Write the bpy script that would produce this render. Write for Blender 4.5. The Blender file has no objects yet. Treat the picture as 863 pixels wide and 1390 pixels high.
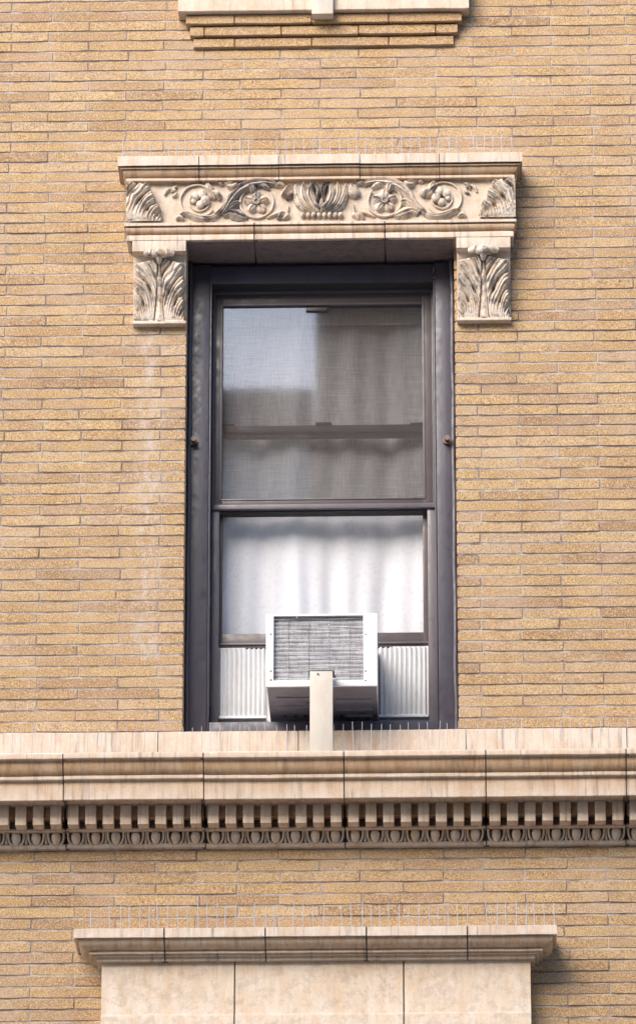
import bpy, bmesh, math, random
import numpy as np
from mathutils import Vector, Matrix, noise as mnoise
random.seed(7); RNG = np.random.default_rng(7)
SC = bpy.context.scene
COL = SC.collection
rad = math.radians

# ------------------------------------------------------------------ camera
# street photographer on the far pavement, long lens, looking up 22 degrees
FPX, CX, CY = 7224.0, 431.5, 695.0          # focal length and centre in photo pixels (863 x 1390)
DIST, PITCH, YAW = 21.0, rad(22.0), rad(1.5)
CAM = Vector((DIST*math.cos(PITCH)*math.sin(YAW), -DIST*math.cos(PITCH)*math.cos(YAW), -DIST*math.sin(PITCH)))
FWD = (-CAM).normalized(); RGT = FWD.cross(Vector((0, 0, 1))).normalized(); UPV = RGT.cross(FWD)
cam_d = bpy.data.cameras.new('camera'); cam = bpy.data.objects.new('camera', cam_d); COL.objects.link(cam)
cam.matrix_world = Matrix((( RGT.x, UPV.x, -FWD.x, CAM.x), (RGT.y, UPV.y, -FWD.y, CAM.y), (RGT.z, UPV.z, -FWD.z, CAM.z), (0, 0, 0, 1)))
cam_d.sensor_fit = 'VERTICAL'; cam_d.sensor_height = 36.0; cam_d.lens = FPX*36.0/1390.0
cam_d.clip_start = 0.1; cam_d.clip_end = 2000.0
SC.camera = cam
SC.render.resolution_x, SC.render.resolution_y = 635, 1024

# ------------------------------------------------------------------ sky, sun, exposure
SUN_EL, SUN_AZ = rad(31), rad(-29)            # azimuth off the facade's outward normal, negative = to the left
sunv = Vector((math.sin(SUN_AZ)*math.cos(SUN_EL), -math.cos(SUN_AZ)*math.cos(SUN_EL), math.sin(SUN_EL)))
W = bpy.data.worlds.new('World'); SC.world = W; W.use_nodes = True
wn = W.node_tree; bg = wn.nodes['Background']
sky = wn.nodes.new('ShaderNodeTexSky'); sky.sky_type = 'NISHITA'; sky.sun_disc = False
sky.sun_elevation = SUN_EL; sky.sun_rotation = math.atan2(sunv.x, sunv.y)
sky.dust_density = 1.2; sky.air_density = 1.0; sky.ozone_density = 1.0
wn.links.new(sky.outputs[0], bg.inputs[0]); bg.inputs[1].default_value = 0.14
sd = bpy.data.lights.new('sun', 'SUN'); sd.energy = 1.9; sd.angle = rad(43); sd.color = (1.0, 0.90, 0.77)
so = bpy.data.objects.new('sun', sd); COL.objects.link(so); so.location = (-4, -8, 12)
so.rotation_euler = (-sunv).to_track_quat('-Z', 'Y').to_euler()
SC.view_settings.view_transform = 'Standard'; SC.view_settings.look = 'None'
SC.view_settings.gamma = 1.0; SC.view_settings.use_curve_mapping = False
SC.view_settings.exposure = 1.50

# ------------------------------------------------------------------ survey helper: a measured point of the photo -> metres at depth Y
def at(px, py, Y=0.0):
    d = FWD*FPX + RGT*(px-CX) + UPV*(CY-py)
    return CAM + d*((Y-CAM.y)/d.y)
def X(px, py, Y=0.0): return at(px, py, Y).x
def Z(py, Y=0.0, px=436.0): return at(px, py, Y).z
GROUND = -9.42

# ------------------------------------------------------------------ materials
def mat(name):
    m = bpy.data.materials.new(name); m.use_nodes = True
    nt = m.node_tree; b = nt.nodes['Principled BSDF']
    return m, nt, b
class NT:
    def __init__(s, nt): s.nt = nt; s._pos = None
    def n(s, t, **kw):
        x = s.nt.nodes.new(t)
        for k, v in kw.items(): setattr(x, k, v)
        return x
    def l(s, a, b): s.nt.links.new(a, b)
    def pos(s, scale=(1, 1, 1), off=(0, 0, 0)):
        g = s.n('ShaderNodeNewGeometry'); mp = s.n('ShaderNodeMapping')
        s.l(g.outputs['Position'], mp.inputs[0]); mp.inputs['Scale'].default_value = scale; mp.inputs['Location'].default_value = off
        return mp.outputs[0]
    def noise(s, scale, detail=3, rough=0.55, vs=(1, 1, 1), off=(0, 0, 0)):
        x = s.n('ShaderNodeTexNoise'); x.inputs['Scale'].default_value = scale; x.inputs['Detail'].default_value = detail
        x.inputs['Roughness'].default_value = rough; s.l(s.pos(vs, off), x.inputs['Vector']); return x.outputs[0]
    def ramp(s, inp, stops):
        r = s.n('ShaderNodeValToRGB'); e = r.color_ramp.elements
        while len(e) < len(stops): e.new(0.5)
        for el, (p, c) in zip(e, stops):
            el.position = p; el.color = (c, c, c, 1) if isinstance(c, (int, float)) else (*c, 1)
        s.l(inp, r.inputs[0]); return r.outputs[0]
    def math(s, op, a, b=None, clamp=False):
        x = s.n('ShaderNodeMath', operation=op); x.use_clamp = clamp
        for i, v in ((0, a), (1, b)):
            if v is None: continue
            if isinstance(v, (int, float)): x.inputs[i].default_value = v
            else: s.l(v, x.inputs[i])
        return x.outputs[0]
    def mix(s, fac, a, b, mode='MIX'):
        x = s.n('ShaderNodeMix', data_type='RGBA', blend_type=mode)
        for sock, v in ((x.inputs[0], fac), (x.inputs[6], a), (x.inputs[7], b)):
            if isinstance(v, (int, float)): sock.default_value = v
            elif isinstance(v, tuple): sock.default_value = (*v, 1)
            else: s.l(v, sock)
        return x.outputs[2]
    def attr(s, name, typ='GEOMETRY'):
        a = s.n('ShaderNodeAttribute', attribute_name=name, attribute_type=typ); return a.outputs['Fac']
    def sep(s, off=(0, 0, 0)):
        x = s.n('ShaderNodeSeparateXYZ'); s.l(s.pos((1, 1, 1), off), x.inputs[0]); return x.outputs
    def bump(s, h, dist, strength=1.0, normal=None):
        b = s.n('ShaderNodeBump'); b.inputs['Distance'].default_value = dist; b.inputs['Strength'].default_value = strength
        s.l(h, b.inputs['Height'])
        if normal is not None: s.l(normal, b.inputs['Normal'])
        return b.outputs[0]
def lin(r, g, b):
    f = lambda c: ((c/255+0.055)/1.055)**2.4 if c > 10 else c/255/12.92
    return (f(r), f(g), f(b))

def m_brick():
    m, nt, b = mat('rough_tan_brick'); t = NT(nt)
    tone = t.math('ADD', t.attr('tone'), t.attr('tone', 'OBJECT'))
    base = t.ramp(tone, [(0.0, (0.29, 0.165, 0.080)), (0.2, (0.375, 0.228, 0.106)), (0.5, (0.46, 0.29, 0.122)), (0.8, (0.53, 0.365, 0.175)), (1.0, (0.47, 0.33, 0.205))])
    # broad weathering patches, fine iron-spot speckle and pale grit
    patch = t.noise(9.0, 3, 0.6, (1, 1, 2.2))
    base = t.mix(t.ramp(patch, [(0.40, 0.0), (0.70, 0.65)]), base, (0.36, 0.235, 0.16))
    sp = t.noise(205.0, 2, 0.7)
    base = t.mix(t.ramp(sp, [(0.46, 0.0), (0.64, 0.9)]), base, (0.18, 0.096, 0.05))
    sp2 = t.noise(165.0, 2, 0.7, (1, 1, 0.9), (5, 3, 9))
    base = t.mix(t.ramp(sp2, [(0.49, 0.0), (0.66, 0.7)]), base, (0.66, 0.50, 0.31))
    sp3 = t.noise(70.0, 1, 0.5, (1, 1, 1), (1, 7, 2))
    base = t.mix(t.ramp(sp3, [(0.715, 0.0), (0.76, 0.8)]), base, (0.06, 0.035, 0.03))
    base = efflorescence(t, base)
    t.l(base, b.inputs['Base Color']); b.inputs['Roughness'].default_value = 0.88
    h = t.math('ADD', t.noise(150.0, 3, 0.7), t.math('MULTIPLY', t.noise(45.0, 2), 0.8))
    t.l(t.bump(h, 0.0035, 0.8), b.inputs['Normal'])
    return m
def efflorescence(t, base, k=1.0):
    # lime run below the left console and pale bloom above the lintel: stains with a shape of their own
    p = t.sep()
    dx = t.math('DIVIDE', t.math('ADD', p[0], 0.67), 0.055)
    g = t.math('POWER', 2.718, t.math('MULTIPLY', t.math('MULTIPLY', dx, dx), -1.0))
    zlo = t.math('MULTIPLY', t.math('GREATER_THAN', p[2], -0.62), t.math('LESS_THAN', p[2], 0.83))
    n = t.ramp(t.noise(26.0, 4, 0.7, (1, 1, 0.45)), [(0.44, 0.0), (0.62, 1.0)])
    f = t.math('MULTIPLY', t.math('MULTIPLY', g, zlo), t.math('MULTIPLY', n, 0.58*k))
    base = t.mix(f, base, (0.56, 0.50, 0.46))
    n2 = t.ramp(t.noise(3.1, 4, 0.65, (1, 1, 1.6), (3, 0, 8)), [(0.46, 0.0), (0.72, 0.5*k)])
    return t.mix(n2, base, (0.50, 0.375, 0.285))
def m_mortar():
    m, nt, b = mat('grey_mortar'); t = NT(nt)
    c = t.mix(t.noise(60.0, 3), (0.33, 0.285, 0.265), (0.50, 0.45, 0.42))
    d = t.ramp(t.noise(7.0, 4, 0.7), [(0.42, 0.0), (0.60, 0.85)])
    c = t.mix(d, c, (0.13, 0.10, 0.095))
    t.l(c, b.inputs['Base Color']); b.inputs['Roughness'].default_value = 0.95
    t.l(t.bump(t.noise(220.0, 3), 0.002, 0.7), b.inputs['Normal'])
    return m
def m_stone(name, light, tan, stain_k=0.8, soot=0.0, streak=0.6, seed=0.0, wash=0.55):
    m, nt, b = mat(name); t = NT(nt); o = (seed, seed*0.7, seed*1.3)
    c = t.mix(t.noise(14.0, 4, 0.6, off=o), light, tuple(v*0.80 for v in light))
    # ochre wash: stronger where the attribute says the glaze has worn
    st = t.attr('stain')
    w = t.ramp(t.noise(11.0, 4, 0.65, (1, 1, 0.35), o), [(0.25, 0.55), (0.7, 1.0)])
    c = t.mix(t.math('MULTIPLY', t.math('MULTIPLY', st, w), stain_k, True), c, tan)
    rn = t.ramp(t.noise(38.0, 4, 0.65, (1, 0.3, 0.12), (seed, 3, 5)), [(0.45, 0.0), (0.68, 0.65)])
    c = t.mix(t.math('MULTIPLY', rn, st), c, tuple(v*0.45 for v in tan))
    w2 = t.ramp(t.noise(18.0, 5, 0.7, (1, 1, 0.5), (seed+4, 2, 6)), [(0.42, 0.0), (0.70, wash)])
    c = t.mix(w2, c, tan)
    # rain drips: thin vertical dark runs
    dr = t.ramp(t.noise(70.0, 3, 0.6, (1, 0.3, 0.055), o), [(0.53, 0.0), (0.72, streak)])
    dm = t.ramp(t.noise(3.5, 3, 0.6, (1, 1, 1), (seed, 9, 1)), [(0.35, 0.15), (0.65, 1.0)])
    c = t.mix(t.math('MULTIPLY', dr, dm), c, (0.115, 0.085, 0.075))
    if soot > 0:
        s1 = t.ramp(t.noise(24.0, 5, 0.72, off=(seed+1, 4, 7)), [(0.50, 0.0), (0.60, soot)])
        c = t.mix(s1, c, (0.10, 0.088, 0.098))
    gr = t.ramp(t.noise(210.0, 2, 0.6), [(0.60, 0.0), (0.78, 0.45)])
    c = t.mix(gr, c, tuple(v*0.42 for v in tan))
    t.l(c, b.inputs['Base Color']); b.inputs['Roughness'].default_value = 0.75
    h = t.math('ADD', t.noise(120.0, 4, 0.65), t.math('MULTIPLY', t.noise(28.0, 3), 1.2))
    t.l(t.bump(h, 0.0028, 0.5), b.inputs['Normal'])
    return m
def m_paint(name, col, rough=0.45, dirt=0.35, dirtcol=(0.16, 0.13, 0.12), spec=0.5):
    m, nt, b = mat(name); t = NT(nt)
    c = t.mix(t.ramp(t.noise(16.0, 5, 0.7, (1, 1, 0.4)), [(0.45, 0.0), (0.8, dirt)]), col, dirtcol)
    c = t.mix(t.ramp(t.noise(26.0, 4, 0.7, (1, 1, 0.12), (6, 2, 1)), [(0.50, 0.0), (0.72, dirt*0.4)]), c, tuple(min(0.8, v*1.5+0.02) for v in col))
    c = t.mix(t.ramp(t.noise(70.0, 3, 0.7), [(0.70, 0.0), (0.74, dirt*0.8)]), c, tuple(min(1, v*1.8+0.03) for v in col))
    t.l(c, b.inputs['Base Color'])
    t.l(t.ramp(t.noise(30.0, 4), [(0.3, rough-0.1), (0.7, rough+0.18)]), b.inputs['Roughness'])
    b.inputs['Specular IOR Level'].default_value = spec
    h = t.math('ADD', t.noise(40.0, 3, 0.6, (1, 1, 0.25)), t.math('MULTIPLY', t.noise(240.0, 2), 0.3))
    t.l(t.bump(h, 0.0015, 0.5), b.inputs['Normal'])
    return m
def m_plain(name, col, rough=0.6, metal=0.0, var=0.15, sc=40.0):
    m, nt, b = mat(name); t = NT(nt)
    c = t.mix(t.noise(sc, 4, 0.65), tuple(v*(1-var) for v in col), tuple(min(1, v*(1+var)) for v in col))
    t.l(c, b.inputs['Base Color']); b.inputs['Roughness'].default_value = rough; b.inputs['Metallic'].default_value = metal
    return m
def m_glass(name, wav, spots=0.0, boost=2.0, rough=0.02):
    # thin pane: mirror on top of see-through, Fresnel weighted for the two faces
    m = bpy.data.materials.new(name); m.use_nodes = True; nt = m.node_tree; nt.nodes.clear(); t = NT(nt)
    out = t.n('ShaderNodeOutputMaterial'); tr = t.n('ShaderNodeBsdfTransparent'); gl = t.n('ShaderNodeBsdfGlossy')
    tr.inputs[0].default_value = (0.965, 0.965, 0.975, 1); gl.inputs['Roughness'].default_value = rough
    g = t.n('ShaderNodeNewGeometry'); dt = t.n('ShaderNodeVectorMath', operation='DOT_PRODUCT'); t.l(g.outputs['Normal'], dt.inputs[0]); t.l(g.outputs['Incoming'], dt.inputs[1])
    c = t.math('SUBTRACT', 1.0, t.math('ABSOLUTE', dt.outputs['Value']), True)          # Schlick, same from both faces
    fres = t.math('ADD', t.math('MULTIPLY', t.math('POWER', c, 5.0), 0.96), 0.04)
    nrm = t.bump(t.noise(3.2, 3, 0.5, (1, 1, 2.5)), wav, 1.0); t.l(nrm, gl.inputs['Normal'])
    f = t.math('MULTIPLY', fres, boost, True)
    mx = t.n('ShaderNodeMixShader'); t.l(f, mx.inputs[0]); t.l(tr.outputs[0], mx.inputs[1]); t.l(gl.outputs[0], mx.inputs[2])
    res = mx.outputs[0]
    # film of dried dirt
    df = t.n('ShaderNodeBsdfDiffuse'); df.inputs[0].default_value = (0.42, 0.42, 0.44, 1)
    d1 = t.ramp(t.noise(90.0, 3, 0.7, (1, 1, 0.8)), [(0.52, 0.02), (0.68, 0.05+spots)])
    d2 = t.ramp(t.noise(5.0, 4, 0.6, (1, 1, 0.6), (2, 2, 2)), [(0.35, 0.25), (0.7, 1.0)])
    m2 = t.n('ShaderNodeMixShader'); t.l(t.math('MULTIPLY', d1, d2), m2.inputs[0]); t.l(res, m2.inputs[1]); t.l(df.outputs[0], m2.inputs[2])
    t.l(m2.outputs[0], out.inputs[0])
    return m
def m_screen():
    # woven insect screen: mostly holes, grey threads; the weave is too fine to model
    m = bpy.data.materials.new('insect_mesh'); m.use_nodes = True; nt = m.node_tree; nt.nodes.clear(); t = NT(nt)
    out = t.n('ShaderNodeOutputMaterial'); tr = t.n('ShaderNodeBsdfTransparent'); df = t.n('ShaderNodeBsdfDiffuse'); df.inputs[0].default_value = (0.17, 0.138, 0.118, 1)
    a = t.noise(230.0, 2, 0.5, (1, 1, 0.05)); c = t.noise(230.0, 2, 0.5, (0.04, 1, 1), (3, 0, 0))
    f = t.ramp(t.math('ADD', a, c), [(0.35, 0.26), (0.75, 0.46)])
    f2 = t.math('ADD', t.math('MULTIPLY', t.math('ADD', a, c), 0.29), 0.0, True)
    mx = t.n('ShaderNodeMixShader'); t.l(f2, mx.inputs[0]); t.l(tr.outputs[0], mx.inputs[1]); t.l(df.outputs[0], mx.inputs[2]); t.l(mx.outputs[0], out.inputs[0])
    return m
def m_coil():
    m, nt, b = mat('condenser_fins'); t = NT(nt)
    v = t.noise(420.0, 2, 0.6, (1, 1, 0.05)); p = t.noise(22.0, 4, 0.7, (1, 1, 0.6)); hz = t.noise(60.0, 3, 0.6, (0.12, 1, 1.6), (4, 1, 2))
    c = t.mix(t.ramp(v, [(0.3, 0.0), (0.7, 1.0)]), (0.22, 0.215, 0.23), (0.44, 0.43, 0.455))
    c = t.mix(t.ramp(hz, [(0.46, 0.0), (0.62, 0.75)]), c, (0.62, 0.60, 0.61))
    c = t.mix(t.ramp(p, [(0.5, 0.0), (0.7, 0.6)]), c, (0.12, 0.12, 0.15))
    t.l(c, b.inputs['Base Color']); b.inputs['Roughness'].default_value = 0.55; b.inputs['Metallic'].default_value = 0.15
    t.l(t.bump(v, 0.004, 0.7), b.inputs['Normal'])
    return m
def m_cloth():
    m, nt, b = mat('white_curtain_cloth'); t = NT(nt)
    c = t.mix(t.noise(14.0, 4, 0.6, (1, 1, 0.3)), (0.74, 0.74, 0.755), (0.82, 0.825, 0.84))
    t.l(c, b.inputs['Base Color']); b.inputs['Roughness'].default_value = 0.95
    t.l(t.bump(t.noise(300.0, 2), 0.001, 0.4), b.inputs['Normal'])
    return m

LIGHT = (0.68, 0.575, 0.485); TAN = (0.44, 0.26, 0.125)
M = dict(
    brick=m_brick(), mortar=m_mortar(),
    stone=m_stone('pale_terracotta', LIGHT, TAN, 0.95, 0.0, 0.75, 0.0),
    stone_frieze=m_stone('pale_frieze_terracotta', (0.70, 0.60, 0.51), (0.50, 0.34, 0.20), 0.8, 0.2, 0.2, 3.0, 0.7),
    carve=m_stone('carved_terracotta', (0.72, 0.63, 0.54), (0.46, 0.28, 0.14), 0.8, 0.72, 0.15, 5.0, 0.6),
    carve_sooty=m_stone('sooty_carved_terracotta', (0.42, 0.36, 0.33), (0.30, 0.21, 0.14), 0.8, 1.0, 0.2, 8.0),
    lintel_soffit=m_stone('shaded_terracotta_soffit', (0.22, 0.17, 0.165), (0.16, 0.11, 0.09), 0.8, 0.6, 0.1, 2.0),  # base colour darkened for the shade beneath the lintel, plus soot patches
    joint=m_plain('dark_joint_mortar', (0.13, 0.105, 0.09), 0.95),
    frame=m_paint('plum_grey_window_paint', (0.054, 0.049, 0.070), 0.36, 0.45, (0.030, 0.026, 0.030)),
    alu=m_paint('brown_grey_storm_frame', (0.080, 0.062, 0.066), 0.38, 0.3, (0.06, 0.048, 0.048)),
    alu_light=m_paint('worn_storm_track', (0.115, 0.10, 0.115), 0.36, 0.4, (0.08, 0.07, 0.07)),
    glass=m_glass('storm_glass', 0.00004, 0.02, 2.6, 0.027), glass_low=m_glass('spotted_glass', 0.00004, 0.05, 1.0), screen=m_screen(),
    cloth=m_cloth(), blind=m_plain('cream_roller_cloth', (0.72, 0.64, 0.52), 0.9, 0, 0.06, 8),
    white=m_paint('white_enamel', (0.80, 0.80, 0.81), 0.4, 0.4, (0.52, 0.44, 0.37)),
    galv=m_paint('grey_blue_base_pan', (0.25, 0.25, 0.31), 0.45, 0.4, (0.07, 0.065, 0.07)),
    beige=m_paint('cream_enamel_post', (0.56, 0.50, 0.43), 0.5, 0.45, (0.34, 0.26, 0.19)),
    vinyl=m_paint('white_vinyl', (0.76, 0.765, 0.775), 0.45, 0.4, (0.52, 0.49, 0.45)),
    coil=m_coil(), steel=m_plain('spike_steel', (0.42, 0.41, 0.42), 0.42, 0.5), dark=m_plain('black_rubber_and_shade', (0.025, 0.024, 0.026), 0.7),
    bolt=m_plain('rusty_bolt', (0.16, 0.12, 0.10), 0.5, 0.5, 0.4, 120), room=m_plain('dim_room_plaster', (0.35, 0.31, 0.27), 0.9),
    asphalt=m_plain('asphalt', (0.11, 0.108, 0.105), 0.9, 0, 0.3, 4), paving=m_plain('concrete_paving', (0.46, 0.43, 0.395), 0.9, 0, 0.15, 3),
    far_pale=m_plain('white_painted_brick', (0.82, 0.82, 0.84), 0.8, 0, 0.05, 1.5), far_dark=m_plain('dark_umber_brick', (0.10, 0.07, 0.055), 0.9, 0, 0.3, 2),
    far_trim=m_plain('brown_cornice_paint', (0.07, 0.05, 0.045), 0.7), far_glass=m_plain('far_window_glass', (0.03, 0.035, 0.04), 0.08),
)

# ------------------------------------------------------------------ object helpers
WLOC = {}
def empty(name, loc=(0, 0, 0), parent=None):
    o = bpy.data.objects.new(name, None); COL.objects.link(o); o.empty_display_size = 0.1
    loc = Vector(loc); WLOC[o] = loc; o.parent = parent
    o.location = loc - (WLOC[parent] if parent else Vector()); return o
def link(name, me, parent=None, loc=None):
    """mesh object; loc in world metres (None: mesh already in world coordinates)"""
    o = bpy.data.objects.new(name, me); COL.objects.link(o); o.parent = parent
    base = WLOC[parent] if parent else Vector()
    w = Vector(loc) if loc is not None else Vector(); WLOC[o] = w
    o.location = w - base; return o
def mesh(name, V, Fc, m, smooth=None):
    me = bpy.data.meshes.new(name); me.from_pydata([tuple(v) for v in V], [], Fc); me.update()
    bm = bmesh.new(); bm.from_mesh(me); bmesh.ops.recalc_face_normals(bm, faces=bm.faces); bm.to_mesh(me); bm.free()
    if m is not None: me.materials.append(m)
    if smooth is not None:
        for p in me.polygons: p.use_smooth = True
        me.set_sharp_from_angle(angle=rad(smooth))
    return me
def part(name, VF, m, parent, smooth=None, loc=None): return link(name, mesh(name, VF[0], VF[1], m, smooth), parent, loc)
def tag(o, label=None, cat=None, group=None, kind=None):
    for k, v in (('label', label), ('category', cat), ('group', group), ('kind', kind)):
        if v: o[k] = v
    return o
class MB:
    def __init__(s): s.V = []; s.F = []
    def add(s, V, F):
        o = len(s.V); s.V += [tuple(v) for v in V]; s.F += [tuple(i+o for i in f) for f in F]; return s
    def box(s, x0, x1, y0, y1, z0, z1, bev=0.0):
        bm = bmesh.new(); bmesh.ops.create_cube(bm, size=1.0)
        for v in bm.verts: v.co = Vector(((x0+x1)/2+v.co.x*(x1-x0), (y0+y1)/2+v.co.y*(y1-y0), (z0+z1)/2+v.co.z*(z1-z0)))
        if bev > 0: bmesh.ops.bevel(bm, geom=bm.edges[:], offset=bev, segments=2, affect='EDGES', profile=0.6)
        bm.verts.index_update(); s.add([v.co[:] for v in bm.verts], [[v.index for v in f.verts] for f in bm.faces]); bm.free(); return s
    def tube(s, pts, radii, n=8, flat=1.0):
        pts = [Vector(p) for p in pts]; k = len(pts)
        if isinstance(radii, (int, float)): radii = [radii]*k
        rings = []; side = None
        for i, p in enumerate(pts):
            d = (pts[min(i+1, k-1)]-pts[max(i-1, 0)]).normalized()
            a = Vector((0, -1, 0)); a = a-d*a.dot(d)
            if a.length < 1e-4: a = Vector((1, 0, 0)); a = a-d*a.dot(d)
            a.normalize(); b = d.cross(a)
            rings.append([p+(a*math.cos(2*math.pi*j/n)*flat+b*math.sin(2*math.pi*j/n))*radii[i] for j in range(n)])
        V = [v for r in rings for v in r]; F = []
        for i in range(k-1):
            for j in range(n):
                F.append((i*n+j, i*n+(j+1) % n, (i+1)*n+(j+1) % n, (i+1)*n+j))
        F.append(tuple(range(n))[::-1]); F.append(tuple((k-1)*n+j for j in range(n)))
        return s.add(V, F)
    def ball(s, c, r, nu=10, nv=7):
        V = [(c[0], c[1], c[2]+r[2])]; F = []
        for i in range(1, nv):
            th = math.pi*i/nv
            for j in range(nu):
                ph = 2*math.pi*j/nu; V.append((c[0]+r[0]*math.sin(th)*math.cos(ph), c[1]+r[1]*math.sin(th)*math.sin(ph), c[2]+r[2]*math.cos(th)))
        V.append((c[0], c[1], c[2]-r[2]))
        for j in range(nu): F.append((0, 1+j, 1+(j+1) % nu)); F.append((len(V)-1, 1+(nv-2)*nu+(j+1) % nu, 1+(nv-2)*nu+j))
        for i in range(nv-2):
            for j in range(nu): F.append((1+i*nu+j, 1+(i+1)*nu+j, 1+(i+1)*nu+(j+1) % nu, 1+i*nu+(j+1) % nu))
        return s.add(V, F)
    def build(s, name, m, parent, smooth=None, loc=None): return part(name, (s.V, s.F), m, parent, smooth, loc)

def fillet(prof, r=0.002):
    """soften convex and concave corners of a (y, z, stain) profile"""
    out = [prof[0]]
    for a, p, b in zip(prof, prof[1:], prof[2:]):
        va = np.array(a[:2])-np.array(p[:2]); vb = np.array(b[:2])-np.array(p[:2]); la, lb = np.linalg.norm(va), np.linalg.norm(vb)
        if la < 1e-6 or lb < 1e-6: out.append(p); continue
        cosang = va@vb/la/lb
        if cosang < -0.93 or min(la, lb) < 2.2*r: out.append(p); continue
        q1 = np.array(p[:2])+va/la*r; q2 = np.array(p[:2])+vb/lb*r
        out.append((q1[0], q1[1], p[2])); out.append((q2[0], q2[1], p[2]))
    out.append(prof[-1]); return out
def cyma(y0, z0, y1, z1, st, n=9, kind='ovolo'):
    pts = []
    for i in range(n+1):
        t = i/n
        if kind == 'ovolo': a, b = math.sin(t*math.pi/2), 1-math.cos(t*math.pi/2)
        elif kind == 'cavetto': a, b = 1-math.cos(t*math.pi/2), math.sin(t*math.pi/2)
        else: a, b = t, (1-math.cos(t*math.pi))/2            # ogee
        pts.append((y0+(y1-y0)*b, z0+(z1-z0)*a, st))
    return pts
def jit(x, z, k=0.0012, f=9.0): return (mnoise.noise(Vector((x*f, z*f, 3.3)))+0.6*mnoise.noise(Vector((x*f*5, z*f*5, 8.1))))*k
def moulding(name, prof, x0, x1, m, parent, ret=(False, False), yref=0.0, yback=0.03, step=0.03, jk=0.0012):
    """profile swept along x; a True end returns (mitred) to the wall"""
    n = len(prof); ns = max(2, int((x1-x0)/step)); V = []; st = []
    def xe(p, s, side):
        e = (yref-p[0])
        return s-e if side < 0 else s+e
    stations = []
    if ret[0]: stations.append('L')
    stations += [i/ns for i in range(ns+1)]
    if ret[1]: stations.append('R')
    for s in stations:
        for p in prof:
            if s == 'L': xx, yy = xe(p, x0, -1), yback
            elif s == 'R': xx, yy = xe(p, x1, 1), yback
            else:
                a = xe(p, x0, -1) if ret[0] else x0
                b = xe(p, x1, 1) if ret[1] else x1
                xx = a+(b-a)*s; yy = p[0]
            zz = p[1]
            if jk and not isinstance(s, str):
                yy += jit(xx, p[1], jk); zz += jit(xx+7, p[1]*2, jk*0.9)
            V.append((xx, yy, zz)); st.append(p[2])
    F = []
    for i in range(len(stations)-1):
        for j in range(n-1): F.append((i*n+j, i*n+j+1, (i+1)*n+j+1, (i+1)*n+j))
    # plain ends are closed back to the wall
    def cap(i):
        b = len(V); V.append((V[i*n][0], yback, V[i*n][2])); V.append((V[i*n+n-1][0], yback, V[i*n+n-1][2])); st.extend([0, 0])
        F.append(tuple([i*n+j for j in range(n)]+[b+1, b]))
    if not ret[0]: cap(0)
    if not ret[1]: cap(len(stations)-1)
    me = mesh(name, V, F, m, 32)
    at_ = me.attributes.new('stain', 'FLOAT', 'POINT'); at_.data.foreach_set('value', st)
    return link(name, me, parent)
def moulding_run(name, prof, cuts, m, parent, ret=(False, False), yref=0.0, gap=0.0035, core=None, yback=0.03, jk=0.0012):
    for i, (a, b) in enumerate(zip(cuts, cuts[1:])):
        fi, la = i == 0, i == len(cuts)-2
        dz = random.uniform(-0.0012, 0.0012); dy = random.uniform(-0.001, 0.001)
        pr = [(y+dy, z+dz, s) for y, z, s in prof]
        moulding(name, pr, a+(0 if fi else gap/2), b-(0 if la else gap/2), m, parent, (ret[0] and fi, ret[1] and la), yref, yback, jk=jk)
    if core is not None:
        pr = [(min(y+0.006, yback-0.002), z, 0) for y, z, s in prof]
        for x in cuts[1:-1]: moulding(core, pr, x-0.012, x+0.012, M['joint'], parent, (False, False), yref, yback, jk=0.0)

# ================================================================== SETTING: street
def sheet(name, x0, x1, y0, y1, z, m, th=0.1):
    o = MB().box(x0, x1, y0, y1, z-th, z).build(name, m, None); tag(o, kind='structure'); return o
sheet('street', -400, 400, -400, 400, GROUND-0.14, M['asphalt'], 1.0)
sheet('pavement', -60, 60, -4.5, 6, GROUND, M['paving'], 0.134)
sheet('pavement', -60, 60, -26, -18.2, GROUND, M['paving'], 0.134)

# ================================================================== BUILDING
BLD = empty('apartment_building', (0, 0, GROUND))
tag(BLD, 'tan brick apartment building with carved pale window lintel and dentil cornice', 'building')
OX0, OX1 = -0.526, 0.546                        # window opening
SILLZ = -0.918                                  # top of the stone blocking course
PITCH_B, LEN_B, X_B = 0.0455, 0.315, 0.165
HEADZ = Z(323, -0.115)                          # underside of lintel
WX0, WX1, WZ0, WZ1 = -1.95, 1.95, -2.75, 2.85   # built extent of the facade

# ---- cornice geometry first (the wall needs its levels)
CP = -0.275
zc_top = Z(1019, CP)
# profile from the back of the top surface round the nose to the soffit
cor = [(-0.012, zc_top+0.012, 0.0), (CP+0.004, zc_top+0.001, 0.1)]
zf = Z(1027, CP); cor += [(CP, zc_top-0.003, 0.2), (CP, zf, 0.35), (CP+0.018, zf-0.002, 0.6)]
z1 = Z(1051, -0.222); cor += cyma(CP+0.020, zf-0.004, -0.222, z1, 1.0, 10, 'ovolo')
z2 = Z(1055.5, -0.230); cor += [(-0.231, z1-0.001, 0.2), (-0.231, z2, 0.2), (-0.214, z2-0.003, 0.7)]
z3 = Z(1083.5, -0.212); cor += [(-0.212, z3, 0.08)]
DENT_Y = -0.136; BACK_Y = -0.046
cor += [(-0.202, z3, 0.4), (-0.200, z3+0.008, 0.6), (BACK_Y, z3+0.008, 0.6)]
zd1 = Z(1116.5, DENT_Y)                            # dentil bottom
ze0 = Z(1121.5, -0.076); ze1 = Z(1143, -0.024); zb = Z(1148.5, -0.024)
cor += [(BACK_Y, zd1-0.004, 0.7), (-0.076, zd1-0.005, 0.3), (-0.076, ze0, 0.3), (-0.010, ze0-0.001, 1.0), (0.014, ze0-0.03, 1.0), (0.014, ze1+0.001, 1.0), (-0.024, ze1, 0.1), (-0.024, zb, 0.1), (0.01, zb-0.001, 0.3)]
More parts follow.
